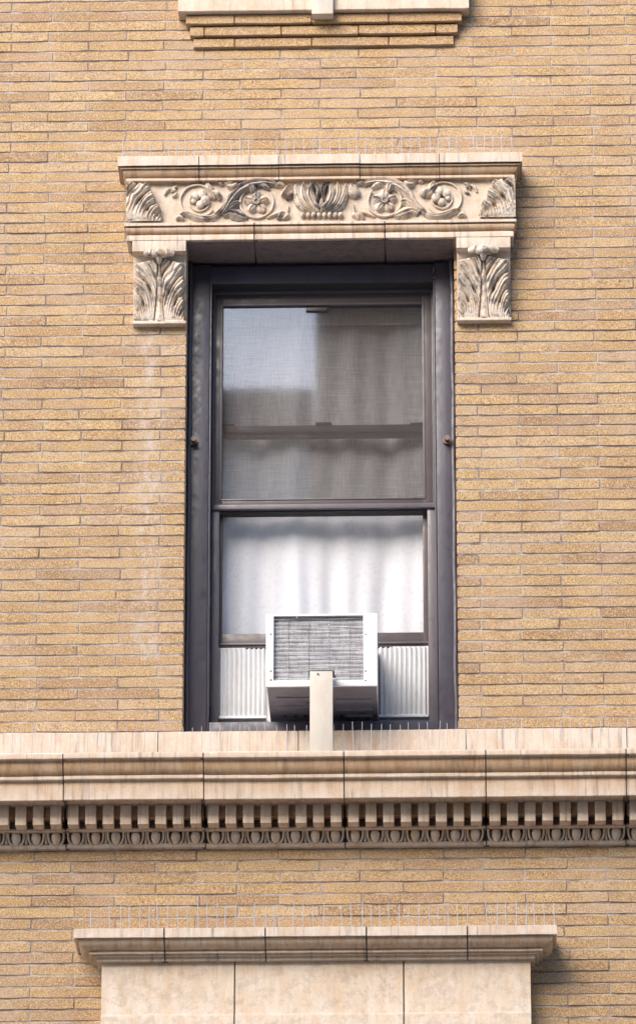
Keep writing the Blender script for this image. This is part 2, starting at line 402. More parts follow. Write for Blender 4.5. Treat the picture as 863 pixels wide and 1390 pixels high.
COR_BOT = zb-0.001
cor = fillet(cor, 0.0022)

# ---- wall: mortar body, bricks
WALL = empty('wall', (0, 0, WZ0), BLD); tag(WALL, 'tan roman brick wall in running bond')
w = MB(); TH = 0.34
w.box(WX0, OX0-0.004, 0.0026, TH, WZ0, WZ1); w.box(OX1+0.004, WX1, 0.0026, TH, WZ0, WZ1)
w.box(OX0-0.004, OX1+0.004, 0.0026, TH, HEADZ+0.02, WZ1); w.box(OX0-0.004, OX1+0.004, 0.0026, TH, WZ0, SILLZ-0.03)
w.build('mortar_bed', M['mortar'], WALL)
# plain wall round the surveyed bay, out of the picture
for q_, (xa_, xb_, za_, zb_) in enumerate(((-9, WX0, GROUND, 10), (WX1, 9, GROUND, 10), (WX0, WX1, GROUND, WZ0), (WX0, WX1, WZ1, 10))):
    o = MB().box(xa_, xb_, 0.0, TH, za_, zb_).build('outer_wall', M['brick'], WALL); o['tone'] = 0.5
# stretches of wall that stone hides entirely: (x0, x1, z0, z1)
LX0, LX1 = X(174, 270, -0.1), X(697, 270, -0.1)
HID = [(LX0+0.02, LX1-0.02, HEADZ+0.01, Z(222, -0.155)-0.01), (-9, 9, COR_BOT+0.01, SILLZ-0.05)]
US0, US1 = X(243, 8, -0.1), X(635, 8, -0.1)
BR = []                                           # (x0, x1, z, course)
def courses(zstart, n, sgn, phase0):
    jr = {}
    def jx_(i, k): return jr.setdefault((i, k), random.gauss(0, 0.0045))
    for i in range(n):
        z0 = zstart+sgn*i*PITCH_B if sgn > 0 else zstart-(i+1)*PITCH_B
        half = 0.5 if (i+phase0) % 2 else 0.0
        k0 = int((WX0-X_B)/LEN_B)-1
        for k in range(k0, k0+16):
            a = X_B+(k+half)*LEN_B+jx_(i, k); b = X_B+(k+1+half)*LEN_B+jx_(i, k+1)
            BR.append((max(a, WX0), min(b, WX1), z0, i))
courses(SILLZ+0.003, int((WZ1-SILLZ)/PITCH_B)-1, 1, 0)
courses(COR_BOT-0.002, int((COR_BOT-WZ0)/PITCH_B)-1, -1, 0)
JV, JH = 0.0044, 0.0042
def brick_mesh(L, seed, y=0.0):
    r = random.Random(seed); H = PITCH_B-JH; d = 0.095
    # front outline with worn corners and a slightly wavy arris
    n = max(2, int(L/0.05)); top = []; bot = []
    for i in range(n+1):
        x = -L/2+L*i/n; e = 0.0024 if i in (0, n) else 0.0
        top.append((x, H/2-e*r.random()-r.uniform(0, 0.0016))); bot.append((x, -H/2+e*r.random()+r.uniform(0, 0.0016)))
    out = top+bot[::-1]; k = len(out)
    c = 0.0020
    V = []
    for (x, z) in out: V.append((x*(1-2*c/L), y+r.uniform(-0.0008, 0.0008), z*(1-2*c/H)))
    for (x, z) in out: V.append((x, y+c*1.1, z))
    for (x, z) in out: V.append((x, y+d, z))
    F = [(i, i+1, k-2-i, k-1-i) for i in range(n)]
    for a in (0, k):
        for i in range(k): F.append((a+i, a+(i+1) % k, a+k+(i+1) % k, a+k+i))
    return V, F
def wallbricks():
    out = []
    for (a, b, z, i) in BR:
        zc = z+PITCH_B/2
        segs = [(a+JV/2, b-JV/2)]
        if SILLZ-0.02 < zc < HEADZ+0.02:
            ns = []
            for s, e in segs:
                if e <= OX0 or s >= OX1: ns.append((s, e)); continue
                if s < OX0-0.02: ns.append((s, OX0))
                if e > OX1+0.02: ns.append((OX1, e))
            segs = ns
        for s, e in segs:
            if e-s < 0.02: continue
            if any(h[0] <= s and e <= h[1] and h[2] <= z and z+PITCH_B <= h[3] for h in HID): continue
            out.append((s, e, zc))
    return out
ALLB = wallbricks()
def shown(s, e, zc):
    """photo area of a brick inside the frame"""
    def prj(x, z):
        v = Vector((x, 0, z))-CAM; k = FPX/v.dot(FWD); return CX+v.dot(RGT)*k, CY-v.dot(UPV)*k
    x0, y0 = prj(s, zc); x1, y1 = prj(e, zc)
    if y0 < 8 or y0 > 1380: return 0
    a = max(0, min(x1, 863)-max(x0, 0)); d = (Vector(((s+e)/2, 0, zc))-CAM).length
    if LX0-0.03 < s and e < LX1+0.03 and HEADZ-0.2 < zc < HEADZ+0.4: a *= 0.2
    return a/d
order = sorted(range(len(ALLB)), key=lambda i: -shown(*ALLB[i]))
single = set(order[:300])
stdmesh = [mesh('brick', *brick_mesh(LEN_B-JV, 100+i), M['brick']) for i in range(9)]
SV, SF, ST = [], [], []
def tone(x, z):
    v = 0.5+0.21*random.gauss(0, 1)+0.10*mnoise.noise(Vector((x*1.3, z*1.3, 0)))
    if random.random() < 0.05: v = random.uniform(0.03, 0.2)
    return min(0.99, max(0.01, v))
for i, (s, e, zc) in enumerate(ALLB):
    L = e-s; dy = random.uniform(-0.0022, 0.0014); tn = tone((s+e)/2, zc); rot = random.uniform(-0.003, 0.003)
    full = abs(L-(LEN_B-JV)) < 0.016
    if i in single:
        me = random.choice(stdmesh) if full else mesh('brick', *brick_mesh(L, i), M['brick'])
        o = link('brick', me, WALL, ((s+e)/2, dy, zc)); o.rotation_euler[1] = rot
        if full: o.scale[0] = L/(LEN_B-JV)
        o['tone'] = tn
    else:
        V, F = brick_mesh(L, i+5000)
        b0 = len(SV); cr, sr = math.cos(rot), math.sin(rot)
        SV += [((s+e)/2+x*cr+z*sr, y+dy, zc-x*sr+z*cr) for x, y, z in V]; SF += [tuple(q+b0 for q in f) for f in F]; ST += [tn]*len(V)
me = mesh('brick_field', SV, SF, M['brick']); a_ = me.attributes.new('tone', 'FLOAT', 'POINT'); a_.data.foreach_set('value', ST)
tag(link('brick_field', me, WALL), kind='stuff')

# ---- upper window sill with corbelled brick courses
US = empty('window_sill', (0, -0.05, Z(14, -0.1)), BLD); tag(US, 'pale stone sill of the storey above on stepped brick corbels')
zs = Z(13.5, -0.075)
pf = fillet([(0.0, zs+0.19, 0.0), (-0.068, zs+0.17, 0.1), (-0.075, zs+0.165, 0.15), (-0.075, zs, 0.15), (-0.0, zs-0.001, 0.3)], 0.003)
sx0, sx1 = X(242, 8, -0.075), X(636, 8, -0.075)
moulding('sill_block', pf, sx0, sx1, M['stone'], US)
top = Z(18.5, -0.048)
for r, (ya, pa, pb) in enumerate([(-0.048, 252, 627), (-0.032, 257.5, 621.5), (-0.016, 262, 616)]):
    z1_, z0_ = top-r*PITCH_B, top-(r+1)*PITCH_B+0.004
    a, b = X(pa, 30+17*r, ya), X(pb, 30+17*r, ya)
    k = 0; x = a; first = [0.20, 0.06, 0.17][r]
    while x < b-0.01:
        e = min(b, x+(first if k == 0 else LEN_B)); e = b if b-e < 0.05 else e
        L = e-x-0.004
        V, F = brick_mesh(L, 900+r*10+k); o = link('brick', mesh('brick', V, F, M['brick']), US, ((x+e)/2, ya, (z0_+z1_)/2)); o['tone'] = random.uniform(0.25, 0.55)
        x = e; k += 1
px0, px1 = X(423, 15, -0.10), X(452, 15, -0.10)
bb = MB(); bb.box(px0, px1, -0.102, 0.0, Z(18.5, -0.102), zs+0.2, 0.003); bb.build('sill_pendant', M['beige'], US, 30)

# ---- stone blocking course under the window
BC = empty('blocking_course', (0, 0, SILLZ-0.1), BLD); tag(BC, 'plain pale stone course between window and cornice')
pf = fillet([(0.06, SILLZ+0.001, 0.0), (-0.014, SILLZ-0.001, 0.0), (-0.016, zc_top+0.004, 0.2)], 0.003)
moulding_run('stone_block', pf, [WX0, X(-20, 1005), X(215, 1005), X(405, 1005), X(632, 1005), X(850, 1005), WX1], M['stone'], BC, core='mortar_joint', yback=0.05)
s_ = MB(); s_.box(OX0-0.002, OX1+0.002, 0.0, 0.34, SILLZ-0.03, SILLZ-0.003); s_.build('sill_bed', M['stone'], BC)

# ---- cornice
CO = empty('cornice', (0, -0.1, COR_BOT), BLD); tag(CO, 'projecting pale terracotta cornice with dentils and egg and dart')
jx = [X(p, 1060, -0.2) for p in (87, 277, 467, 659, 849)]
sp = jx[1]-jx[0]
cuts = [jx[0]-3*sp, jx[0]-2*sp, jx[0]-sp]+jx+[jx[4]+sp, jx[4]+2*sp]
cuts = [c for c in cuts if -2.3 < c < 2.3]
moulding_run('cornice_block', cor, cuts, M['stone'], CO, core='mortar_joint', gap=0.005)
# dentils: eight to a block
def stain_attr(me, f):
    a = me.attributes.new('stain', 'FLOAT', 'POINT'); a.data.foreach_set('value', [f(v.co) for v in me.vertices]); return me
dh = z3+0.008-zd1
dw = 0.0415
def dent_mesh(k):
    m_ = MB().box(-dw/2, dw/2, 0, BACK_Y-DENT_Y+0.004, 0, dh, 0.0022)
    me = mesh('dentil', m_.V, m_.F, M['stone'], 30)
    return stain_attr(me, lambda c: 0.25+0.3*mnoise.noise(Vector((c.x*30+k, c.z*30, k))))
dms = [dent_mesh(k*3.1) for k in range(3)]
# egg, shell and dart at origin (y=0 is the bed)
eh = ze0-ze1; ep = sp/7
def egg_mesh():
    b = MB(); V = []; nu, nv = 12, 10
    for i in range(nv+1):
        t = i/nv; zz = eh*(1.02-0.96*t); rr = math.sqrt(max(0, 1-(2*t-1)**2))*(1-0.30*t)*ep*0.275
        for j in range(nu): V.append((rr*math.cos(2*math.pi*j/nu), rr*1.0*math.sin(2*math.pi*j/nu)-0.012, zz))
    F = [(i*nu+j, i*nu+(j+1) % nu, (i+1)*nu+(j+1) % nu, (i+1)*nu+j) for i in range(nv) for j in range(nu)]
    return mesh('egg', V, F, M['stone_frieze'], 80)
def shell_mesh():
    b = MB(); pts = []
    for i in range(15):
        a = math.pi*(i/14)*1.0; pts.append((ep*0.385*math.cos(a)*(1.0+0.10*math.sin(a)), -0.010, eh*1.0-math.sin(a)**0.8*eh*0.97))
    b.tube(pts, [0.0048+0.0012*math.sin(math.pi*i/14) for i in range(15)], 6, 1.8); return mesh('shell', b.V, b.F, M['stone_frieze'], 60)
def dart_mesh():
    b = MB(); b.tube([(0, -0.008, eh*1.0), (0, -0.010, eh*0.5), (0, -0.012, eh*0.25), (0, -0.008, 0.0)], [0.0032, 0.0028, 0.0058, 0.001], 6, 1.2)
    b.tube([(0, -0.009, eh*0.05), (0.0, -0.012, eh*0.28)], [0.001, 0.0055], 4)
    return mesh('dart', b.V, b.F, M['stone_frieze'], 50)
EM, SM, DM = egg_mesh(), shell_mesh(), dart_mesh()
for me in (EM, SM, DM): stain_attr(me, lambda c: 0.05)
for c0, c1 in zip(cuts, cuts[1:]):
    if c1 < -1.75 or c0 > 1.75: continue
    for k in range(8):
        x = c0+(k+0.5)*sp/8
        o = link('dentil', random.choice(dms), CO, (x, DENT_Y+random.uniform(-0.0015, 0.0015), zd1+random.uniform(-0.001, 0.001)))
        o.scale[0] = random.uniform(0.97, 1.03)
    for k in range(9):                             # webs closing the upper half of the gaps
        xa_ = c0+(k-0.5)*sp/8+dw/2-0.001 if k else c0+0.004; xb_ = c0+(k+0.5)*sp/8-dw/2+0.001 if k < 8 else c1-0.004
        wb_ = MB().box(xa_, xb_, DENT_Y+0.030, BACK_Y+0.004, zd1+dh*0.46, z3+0.009)
        stain_attr(link('dentil_web', mesh('dentil_web', wb_.V, wb_.F, M['stone']), CO).data, lambda c: 1.0)
    for k in range(7):
        x = c0+(k+0.5)*ep
        for nm, me, xx in (('egg', EM, x), ('shell', SM, x)):
            o = link(nm, me, CO, (xx, -0.006, ze1)); o.rotation_euler[0] = rad(35); o.scale = (random.uniform(0.96, 1.03), 1, 1.25*random.uniform(0.97, 1.02))
        if k < 6: o = link('dart', DM, CO, (x+ep/2, -0.006, ze1)); o.rotation_euler[0] = rad(35); o.scale[2] = 1.25

# ------------------------------------------------------------------ relief carving helpers
def bez(pts, n):
    """smooth curve through the points (Catmull-Rom), n stations"""
    P = [np.array(p, float) for p in pts]; P = [2*P[0]-P[1]]+P+[2*P[-1]-P[-2]]; out = []
    k = len(P)-3
    for i in range(n):
        u = i/(n-1)*k; s = min(int(u), k-1); t = u-s; a, b, c, d = P[s:s+4]
        out.append(0.5*((2*b)+(-a+c)*t+(2*a-5*b+4*c-d)*t*t+(-a+3*b-3*c+d)*t**3))
    return out
def blade(mb, pts, w, h, ysurf, n=14, m=9, lobes=0, flute=0.0, tip=0.25, base=0.5, bend=0.0, fc=1.5):
    """raised leaf blade: pts are world (x, z); ysurf(x, z) the bed it grows from; h its relief"""
    sp_ = bez(pts, n); V = []
    for i, p in enumerate(sp_):
        t = i/(n-1); d = sp_[min(i+1, n-1)]-sp_[max(i-1, 0)]; d = d/(np.linalg.norm(d)+1e-9); nr = np.array((-d[1], d[0]))
        env = (base+(1-base)*min(1, t/0.45)) if t < 0.45 else 1.0
        if t > 0.55: env = tip+(1-tip)*math.cos((t-0.55)/0.45*math.pi/2)**0.8
        if lobes: env *= 0.80+0.28*abs(math.sin(lobes*math.pi*t))
        hh = h*(0.55+0.45*math.sin(math.pi*min(1, t*0.85+0.1)))+bend*t*t
        for j in range(m):
            s = -1+2*j/(m-1); q = p+nr*s*w*env
            prof = (1-abs(s)**2.6)
            if flute: prof *= 1-flute*(0.5+math.copysign(0.5, fc)*math.cos(2*math.pi*s*fc))
            yy = ysurf(q[0], q[1])-hh*prof+(0.003 if j in (0, m-1) else 0)-(bend*t*t*0.6 if j in (0, m-1) else 0)
            V.append((q[0], yy, q[1]))
    F = [(i*m+j, i*m+j+1, (i+1)*m+j+1, (i+1)*m+j) for i in range(n-1) for j in range(m-1)]
    # close the ends and the back so each blade is solid
    o = len(V); 
    for i in range(n):
        a = V[i*m]; c = V[i*m+m-1]; V.append((a[0], ysurf(a[0], a[2])+0.006, a[2])); V.append((c[0], ysurf(c[0], c[2])+0.006, c[2]))
    for i in range(n-1):
        F.append((i*m, (i+1)*m, o+2*(i+1), o+2*i)); F.append((i*m+m-1, o+2*i+1, o+2*(i+1)+1, (i+1)*m+m-1)); F.append((o+2*i, o+2*(i+1), o+2*(i+1)+1, o+2*i+1))
    F.append(tuple(range(m))+(o+1, o)); F.append(tuple((n-1)*m+j for j in range(m))+(o+2*n-1, o+2*n-2))
    mb.add(V, F)
def rough(mb, k=0.0012, f=60.0):
    mb.V = [(x+k*mnoise.noise(Vector((x*f, z*f, 1))), y+k*1.3*mnoise.noise(Vector((x*f, z*f, 5))), z+k*mnoise.noise(Vector((x*f, z*f, 9)))) for x, y, z in mb.V]; return mb

def sst(a, b, x):
    x = min(1.0, max(0.0, (x-a)/(b-a))); return x*x*(3-2*x)
def grid(n1, n2): return [(a*(n1+1)+c, a*(n1+1)+c+1, (a+1)*(n1+1)+c+1, (a+1)*(n1+1)+c) for a in range(n2) for c in range(n1)]
def acanthus(u, t, seed, rib=True):
    """relief of half an acanthus leaf: u from midrib (0) to edge (1), t from top (0) to foot (1)"""
    te = lambda a: 0.04+0.93*math.copysign(abs(a)**0.85, a)                      # where the vein that starts at a on the foot leaves at the edge
    lo, hi = -1.0, 1.0
    for _ in range(16):
        m_ = (lo+hi)/2; s_ = max(0.0, (1-t)/(1-te(m_)+1e-4)); uu = m_+(1-m_)*min(s_, 1.4)**3.0
        if uu < u: lo = m_
        else: hi = m_
    a = (lo+hi)/2; s_ = min(1.2, (1-t)/(1-te(a)+1e-4))
    nl = 3.4; L = (a+1.0)*nl+0.2*mnoise.noise(Vector((u*3, t*3, seed))); fr = L % 1.0
    body = 0.013+0.016*math.sin(math.pi*min(1, t*0.9+0.12))**0.6
    lobe = math.sin(math.pi*fr)**0.45                      # broad lobes parted by grooves that open outwards
    h = body*(1-0.85*(1-lobe)*sst(0.12, 0.70, s_))
    h += 0.0045*math.cos(2*math.pi*fr*3.5)*sst(0.10, 0.5, s_)*(1-sst(0.95, 1.1, s_)) # fine flutes
    h += 0.020*sst(0.50, 1.0, s_)*lobe*(0.55+0.45*fr)     # tips curl off the bed
    d = (fr if fr < 0.5 else 1-fr)                         # drilled eyes where lobes part
    h -= 0.022*math.exp(-((s_-0.60)/0.07)**2-(d/0.12)**2)
    edge = 0.99-0.24*(1-lobe)-0.06*abs(math.sin(math.pi*fr*3.5))+0.02*mnoise.noise(Vector((u*9, t*14, seed)))
    h *= 1-sst(edge-0.05, edge+0.01, u)
    h *= sst(0.02+0.10*u, 0.09+0.12*u, t)
    if rib:
        w_ = 0.07+0.12*t*t; r_ = u/w_
        if r_ < 1.25: h = max(h*sst(0.95, 1.25, r_), (0.0165+0.003*math.cos(math.pi*r_))*(1-sst(0.86, 1.0, r_))) 
        if t < 0.12: h *= sst(0.0, 0.12, t)*0.6+0.4
    return h+0.0012*mnoise.noise(Vector((u*25, t*35, seed+9)))

# ---- carved lintel over the window
LI = empty('window_lintel', (0, -0.1, HEADZ), BLD); tag(LI, 'carved terracotta lintel with scrolls, rosettes and leaf consoles')
FY = -0.100
zcap = Z(209.3, -0.158); CAPY = -0.158
zfr1 = Z(245.5, -0.112); zfr0 = Z(300.5, -0.115)
# cap moulding, mitred at both ends
pf = [(0.0, zcap+0.012, 0), (CAPY, zcap, 0.0), (CAPY, Z(222.5, CAPY), 0.05), (CAPY+0.020, Z(222.8, CAPY+0.02), 1.0), (CAPY+0.022, Z(224.6, CAPY+0.022), 1.0), (CAPY+0.010, Z(225.0, CAPY+0.01), 0.4), (CAPY+0.010, Z(226.6, CAPY+0.01), 0.4), (CAPY+0.019, Z(227.2, CAPY+0.019), 1.0)]
pf += cyma(CAPY+0.019, Z(227.5, CAPY+0.019), -0.118, Z(239.5, -0.118), 0.95, 9, 'ovolo')
pf += [(-0.126, Z(240.2, -0.126), 0.3), (-0.126, Z(243.2, -0.126), 0.3), (-0.112, zfr1, 0.8), (FY+0.005, zfr1-0.001, 0.6)]
capL, capR = X(160, 218, CAPY), X(708, 210, CAPY)
cc = [capL-CAPY+FY]+[X(p, 220, CAPY) for p in (270, 378, 488, 596)]+[capR+CAPY-FY]
moulding_run('cap_block', fillet(pf, 0.0015), cc, M['stone'], LI, (True, True), yref=FY, core='mortar_joint', gap=0.0035)
# frieze panel
fx0, fx1 = X(175, 272, FY), X(695.5, 268, FY)
fp = [(FY, zfr1+0.004, 0.35), (FY, (zfr1+zfr0)/2, 0.25), (FY, zfr0-0.004, 0.35)]
moulding('frieze_panel', fp, fx0, fx1, M['stone_frieze'], LI, yback=0.02, jk=0.0025)
# lower band
zb0 = HEADZ; BY = -0.118
pf = [(FY+0.01, zfr0, 0.1), (BY, zfr0-0.0005, 0.0), (BY, Z(304.3, BY), 0.05), (BY+0.012, Z(304.8, BY+0.012), 1.0), (BY+0.012, Z(306.0, BY+0.012), 1.0), (BY+0.006, Z(306.6, BY), 0.5)]
pf += cyma(BY+0.006, Z(307, BY), BY+0.024, Z(316.5, BY+0.024), 0.75, 7, 'ovolo')
pf += [(BY+0.012, Z(317.5, BY+0.012), 0.15), (BY+0.012, HEADZ, 0.15), (0.13, HEADZ+0.001, 0.5)]
bL, bR = X(168.5, 308, BY), X(700, 302, BY)
bc = [bL-BY+FY, X(345, 312, BY), X(522, 308, BY), bR+BY-FY]
moulding_run('lintel_stone', fillet(pf, 0.002), bc, M['stone'], LI, (True, True), yref=FY, core='mortar_joint', gap=0.006, yback=0.02)
# soffit slabs over the reveal
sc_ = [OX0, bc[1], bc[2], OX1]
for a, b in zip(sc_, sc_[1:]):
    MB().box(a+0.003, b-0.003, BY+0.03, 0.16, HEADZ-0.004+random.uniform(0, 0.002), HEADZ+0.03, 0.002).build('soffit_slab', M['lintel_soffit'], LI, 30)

# -- frieze ornament, drawn on the left half and mirrored
MIDX = (X(348.5, 275.6, FY)+X(522, 274, FY))/2
def Lp(px, py): p = at(px, py, FY); return np.array((p.x, p.z))
def PX(k): return k/338.0
flat = lambda x, z: FY
def orn(name, fn, m, flip, smooth=55):
    b = MB(); fn(b); rough(b)
    if flip: b.V = [(2*MIDX-x, y, z) for x, y, z in b.V]
    return b.build(name, m, LI, smooth)
def stem(b, pts, r, lift=0.004, n=24, closed=False):
    c = bez([Lp(*p) for p in pts], n)
    b.tube([(q[0], FY-lift, q[1]) for q in c], [PX(r)*(0.75+0.25*math.sin(math.pi*min(1, i/(n-1)+0.15))) for i in range(n)], 8, 1.3)
def ring(b, cx, cy, r, th, a0=0, a1=360, n=36, lift=0.006, grow=0.0):
    pts = []
    for i in range(n+1):
        a = rad(a0+(a1-a0)*i/n); rr = r*(1-grow*i/n); pts.append(Lp(cx+rr*math.cos(a), cy-rr*math.sin(a)*0.93))
    b.tube([(q[0], FY-lift, q[1]) for q in pts], PX(th), 8, 1.3)
def leaf(b, pts, w, h, **k): blade(b, [Lp(*p) for p in pts], PX(w)*1.38, h*1.3, flat, **k)
def f_end(b):
    p0, p1 = Lp(172.5, 247.5), Lp(223, 301); n1, n2 = 56, 64; V = []
    for a in range(n2+1):
        for c in range(n1+1):
            u, t = c/n1, a/n2; V.append((p0[0]+(p1[0]-p0[0])*u, FY+0.002-1.15*acanthus(min(1.0, u/(0.66+0.34*sst(0.1, 0.9, t))*0.98+0.02), t*0.97+0.03, 4.0, False)-0.012*(1-sst(0.0, 0.10, t))*(1-sst(0.5, 0.75, u)), p0[1]+(p1[1]-p0[1])*t))
    b.add(V, [f for f in grid(n1, n2) if min(V[i][1] for i in f) < FY-0.0012])
def f_sprig(b):
    leaf(b, [(224, 266), (228, 259), (235, 257)], 2.2, 0.012); leaf(b, [(233, 262), (237, 256), (241, 254)], 2.0, 0.012); leaf(b, [(234, 268), (238, 266), (240, 262)], 2.2, 0.013)
    c = Lp(237, 259); b.ball((c[0], FY-0.006, c[1]), (PX(2.4), 0.008, PX(2.4)))
def f_scroll(b):
    ring(b, 268.5, 274, 23.5, 1.5, 60, 330); ring(b, 271, 275, 13.5, 1.2, 150, 420, lift=0.005)
def f_under(b):
    leaf(b, [(240, 297), (252, 291), (270, 297), (287, 297), (301, 287)], 4.6, 0.020, n=22, flute=0.35, tip=0.5, base=0.3)
    leaf(b, [(239, 299), (244, 296), (250, 299)], 2.6, 0.018); leaf(b, [(292, 293), (300, 287), (306, 278)], 4.0, 0.022, flute=0.4)
def f_bud(b):
    for (x, y, r, h) in ((265, 268, 6, .018), (275, 265, 6.5, .020), (279, 274, 6.5, .024), (272, 279, 5.5, .018), (263, 274, 4, .014)):
        c = Lp(x, y); b.ball((c[0], FY-h*0.55, c[1]), (PX(r), h*0.75, PX(r*1.05)))
    leaf(b, [(276, 258), (284, 262), (292, 272)], 6.0, 0.024, lobes=2, flute=0.5); leaf(b, [(281, 250), (285, 258), (284, 266)], 5.0, 0.018, flute=0.4); leaf(b, [(288, 262), (296, 266), (297, 272)], 4.0, 0.026)
def f_tuft(b):
    leaf(b, [(303, 248), (312, 250), (323, 252)], 4.0, 0.020, lobes=2, flute=0.5); leaf(b, [(297, 252), (300, 250), (303, 252)], 2.6, 0.014)
    leaf(b, [(309, 254), (317, 255), (322, 250)], 3.0, 0.022)
def f_cres(b):
    leaf(b, [(302, 292), (311, 276), (323, 261), (340, 251), (360, 248.5), (376, 251)], 7.0, 0.028, n=30, m=11, lobes=5, flute=0.45, tip=0.3, base=0.25)
    leaf(b, [(303, 294), (312, 290), (326, 294), (336, 297)], 7.5, 0.018, flute=0.5, base=0.5); leaf(b, [(305, 290), (318, 279), (327, 277)], 6.0, 0.020, lobes=2, flute=0.5)
    leaf(b, [(330, 256), (341, 256), (344, 264)], 5.5, 0.028, lobes=2, flute=0.3); leaf(b, [(348, 252), (358, 253), (366, 258)], 3.6, 0.018)
def f_ring(b): ring(b, 348.5, 276, 22.5, 1.6, 100, 400); leaf(b, [(362, 297), (375, 291), (386, 288)], 2.4, 0.012)
def f_rosette(b):
    for k in range(5):
        a = rad(90+72*k); p = [(348.5+r*math.cos(a), 276-r*0.93*math.sin(a)) for r in (3.5, 9, 16.5)]
        leaf(b, p, 6.6, 0.017, n=10, m=9, flute=0.55, base=0.45, tip=0.45, bend=0.006)
def f_eye(b):
    c = Lp(348.5, 276); pts = [(c[0]+PX(3.6)*math.cos(2*math.pi*i/18), FY-0.021, c[1]+PX(3.8)*math.sin(2*math.pi*i/18)) for i in range(19)]
    b.tube(pts, PX(1.4), 8); b.ball((c[0], FY-0.014, c[1]), (PX(3), 0.006, PX(3)))
def f_side(b):
    leaf(b, [(373, 254), (380, 251), (387, 253)], 3.4, 0.018, flute=0.3)
    leaf(b, [(383, 268), (388, 262), (395, 252)], 5.0, 0.028, lobes=2, flute=0.5); leaf(b, [(387, 270), (393, 266), (398, 258)], 4.0, 0.024, flute=0.3)
def f_low(b):
    leaf(b, [(377, 299), (381, 293), (384, 289)], 3.4, 0.020, flute=0.4); leaf(b, [(384, 299), (390, 294), (393, 292)], 3.0, 0.016); leaf(b, [(390, 294), (391, 284), (391, 279)], 1.4, 0.008)
def f_palm(b):
    leaf(b, [(427, 290), (412, 283), (404, 268), (401, 253)], 5.4, 0.022, flute=0.4, fc=2.0, n=20, m=13, base=0.4, bend=0.010)
    leaf(b, [(430, 290), (417, 280), (411, 266), (412, 251)], 5.6, 0.027, flute=0.4, fc=2.0, n=20, m=13, base=0.4, bend=0.012)
    leaf(b, [(433, 290), (425, 280), (420, 266), (423, 253)], 6.0, 0.031, flute=0.4, fc=2.0, n=20, m=13, base=0.4, bend=0.014)
def f_curl(b):
    leaf(b, [(421, 253), (429, 255), (433, 263), (430, 275)], 3.8, 0.040, flute=0.4, n=16, base=0.6)
    leaf(b, [(426, 276), (429, 282), (435, 285)], 3.0, 0.034)
for flip in (False, True):
    orn('end_leaf', f_end, M['carve'], flip); orn('sprig', f_sprig, M['carve'], flip); orn('scroll', f_scroll, M['stone_frieze'], flip)
    orn('acanthus_leaf', f_under, M['carve'], flip); orn('bud', f_bud, M['carve'], flip); orn('leaf_tuft', f_tuft, M['carve'], flip)
    o = orn('crescent_leaf', f_cres, M['carve_sooty'] if not flip else M['carve'], flip)
    orn('scroll', f_ring, M['stone_frieze'], flip); o = orn('rosette', f_rosette, M['carve'], flip); e_ = orn('rosette_eye', f_eye, M['carve_sooty'], flip)
    orn('leaf_tuft', f_side, M['carve'], flip); orn('sprig', f_low, M['carve'], flip); orn('palmette', f_palm, M['carve'], flip); orn('leaf_curl', f_curl, M['carve_sooty'], flip)
def f_stalk(b): leaf(b, [(436.5, 291), (436.5, 280), (436.5, 268)], 3.0, 0.028, flute=0.3)
orn('palmette', f_stalk, M['carve'], False)
for k in range(8):
    c = Lp(411+k*7.3, 293.5-0.08*k); b = MB(); b.ball((c[0], FY-0.008, c[1]), (PX(3.5), 0.014, PX(4.2))); rough(b).build('bead', M['carve'], LI, 60)

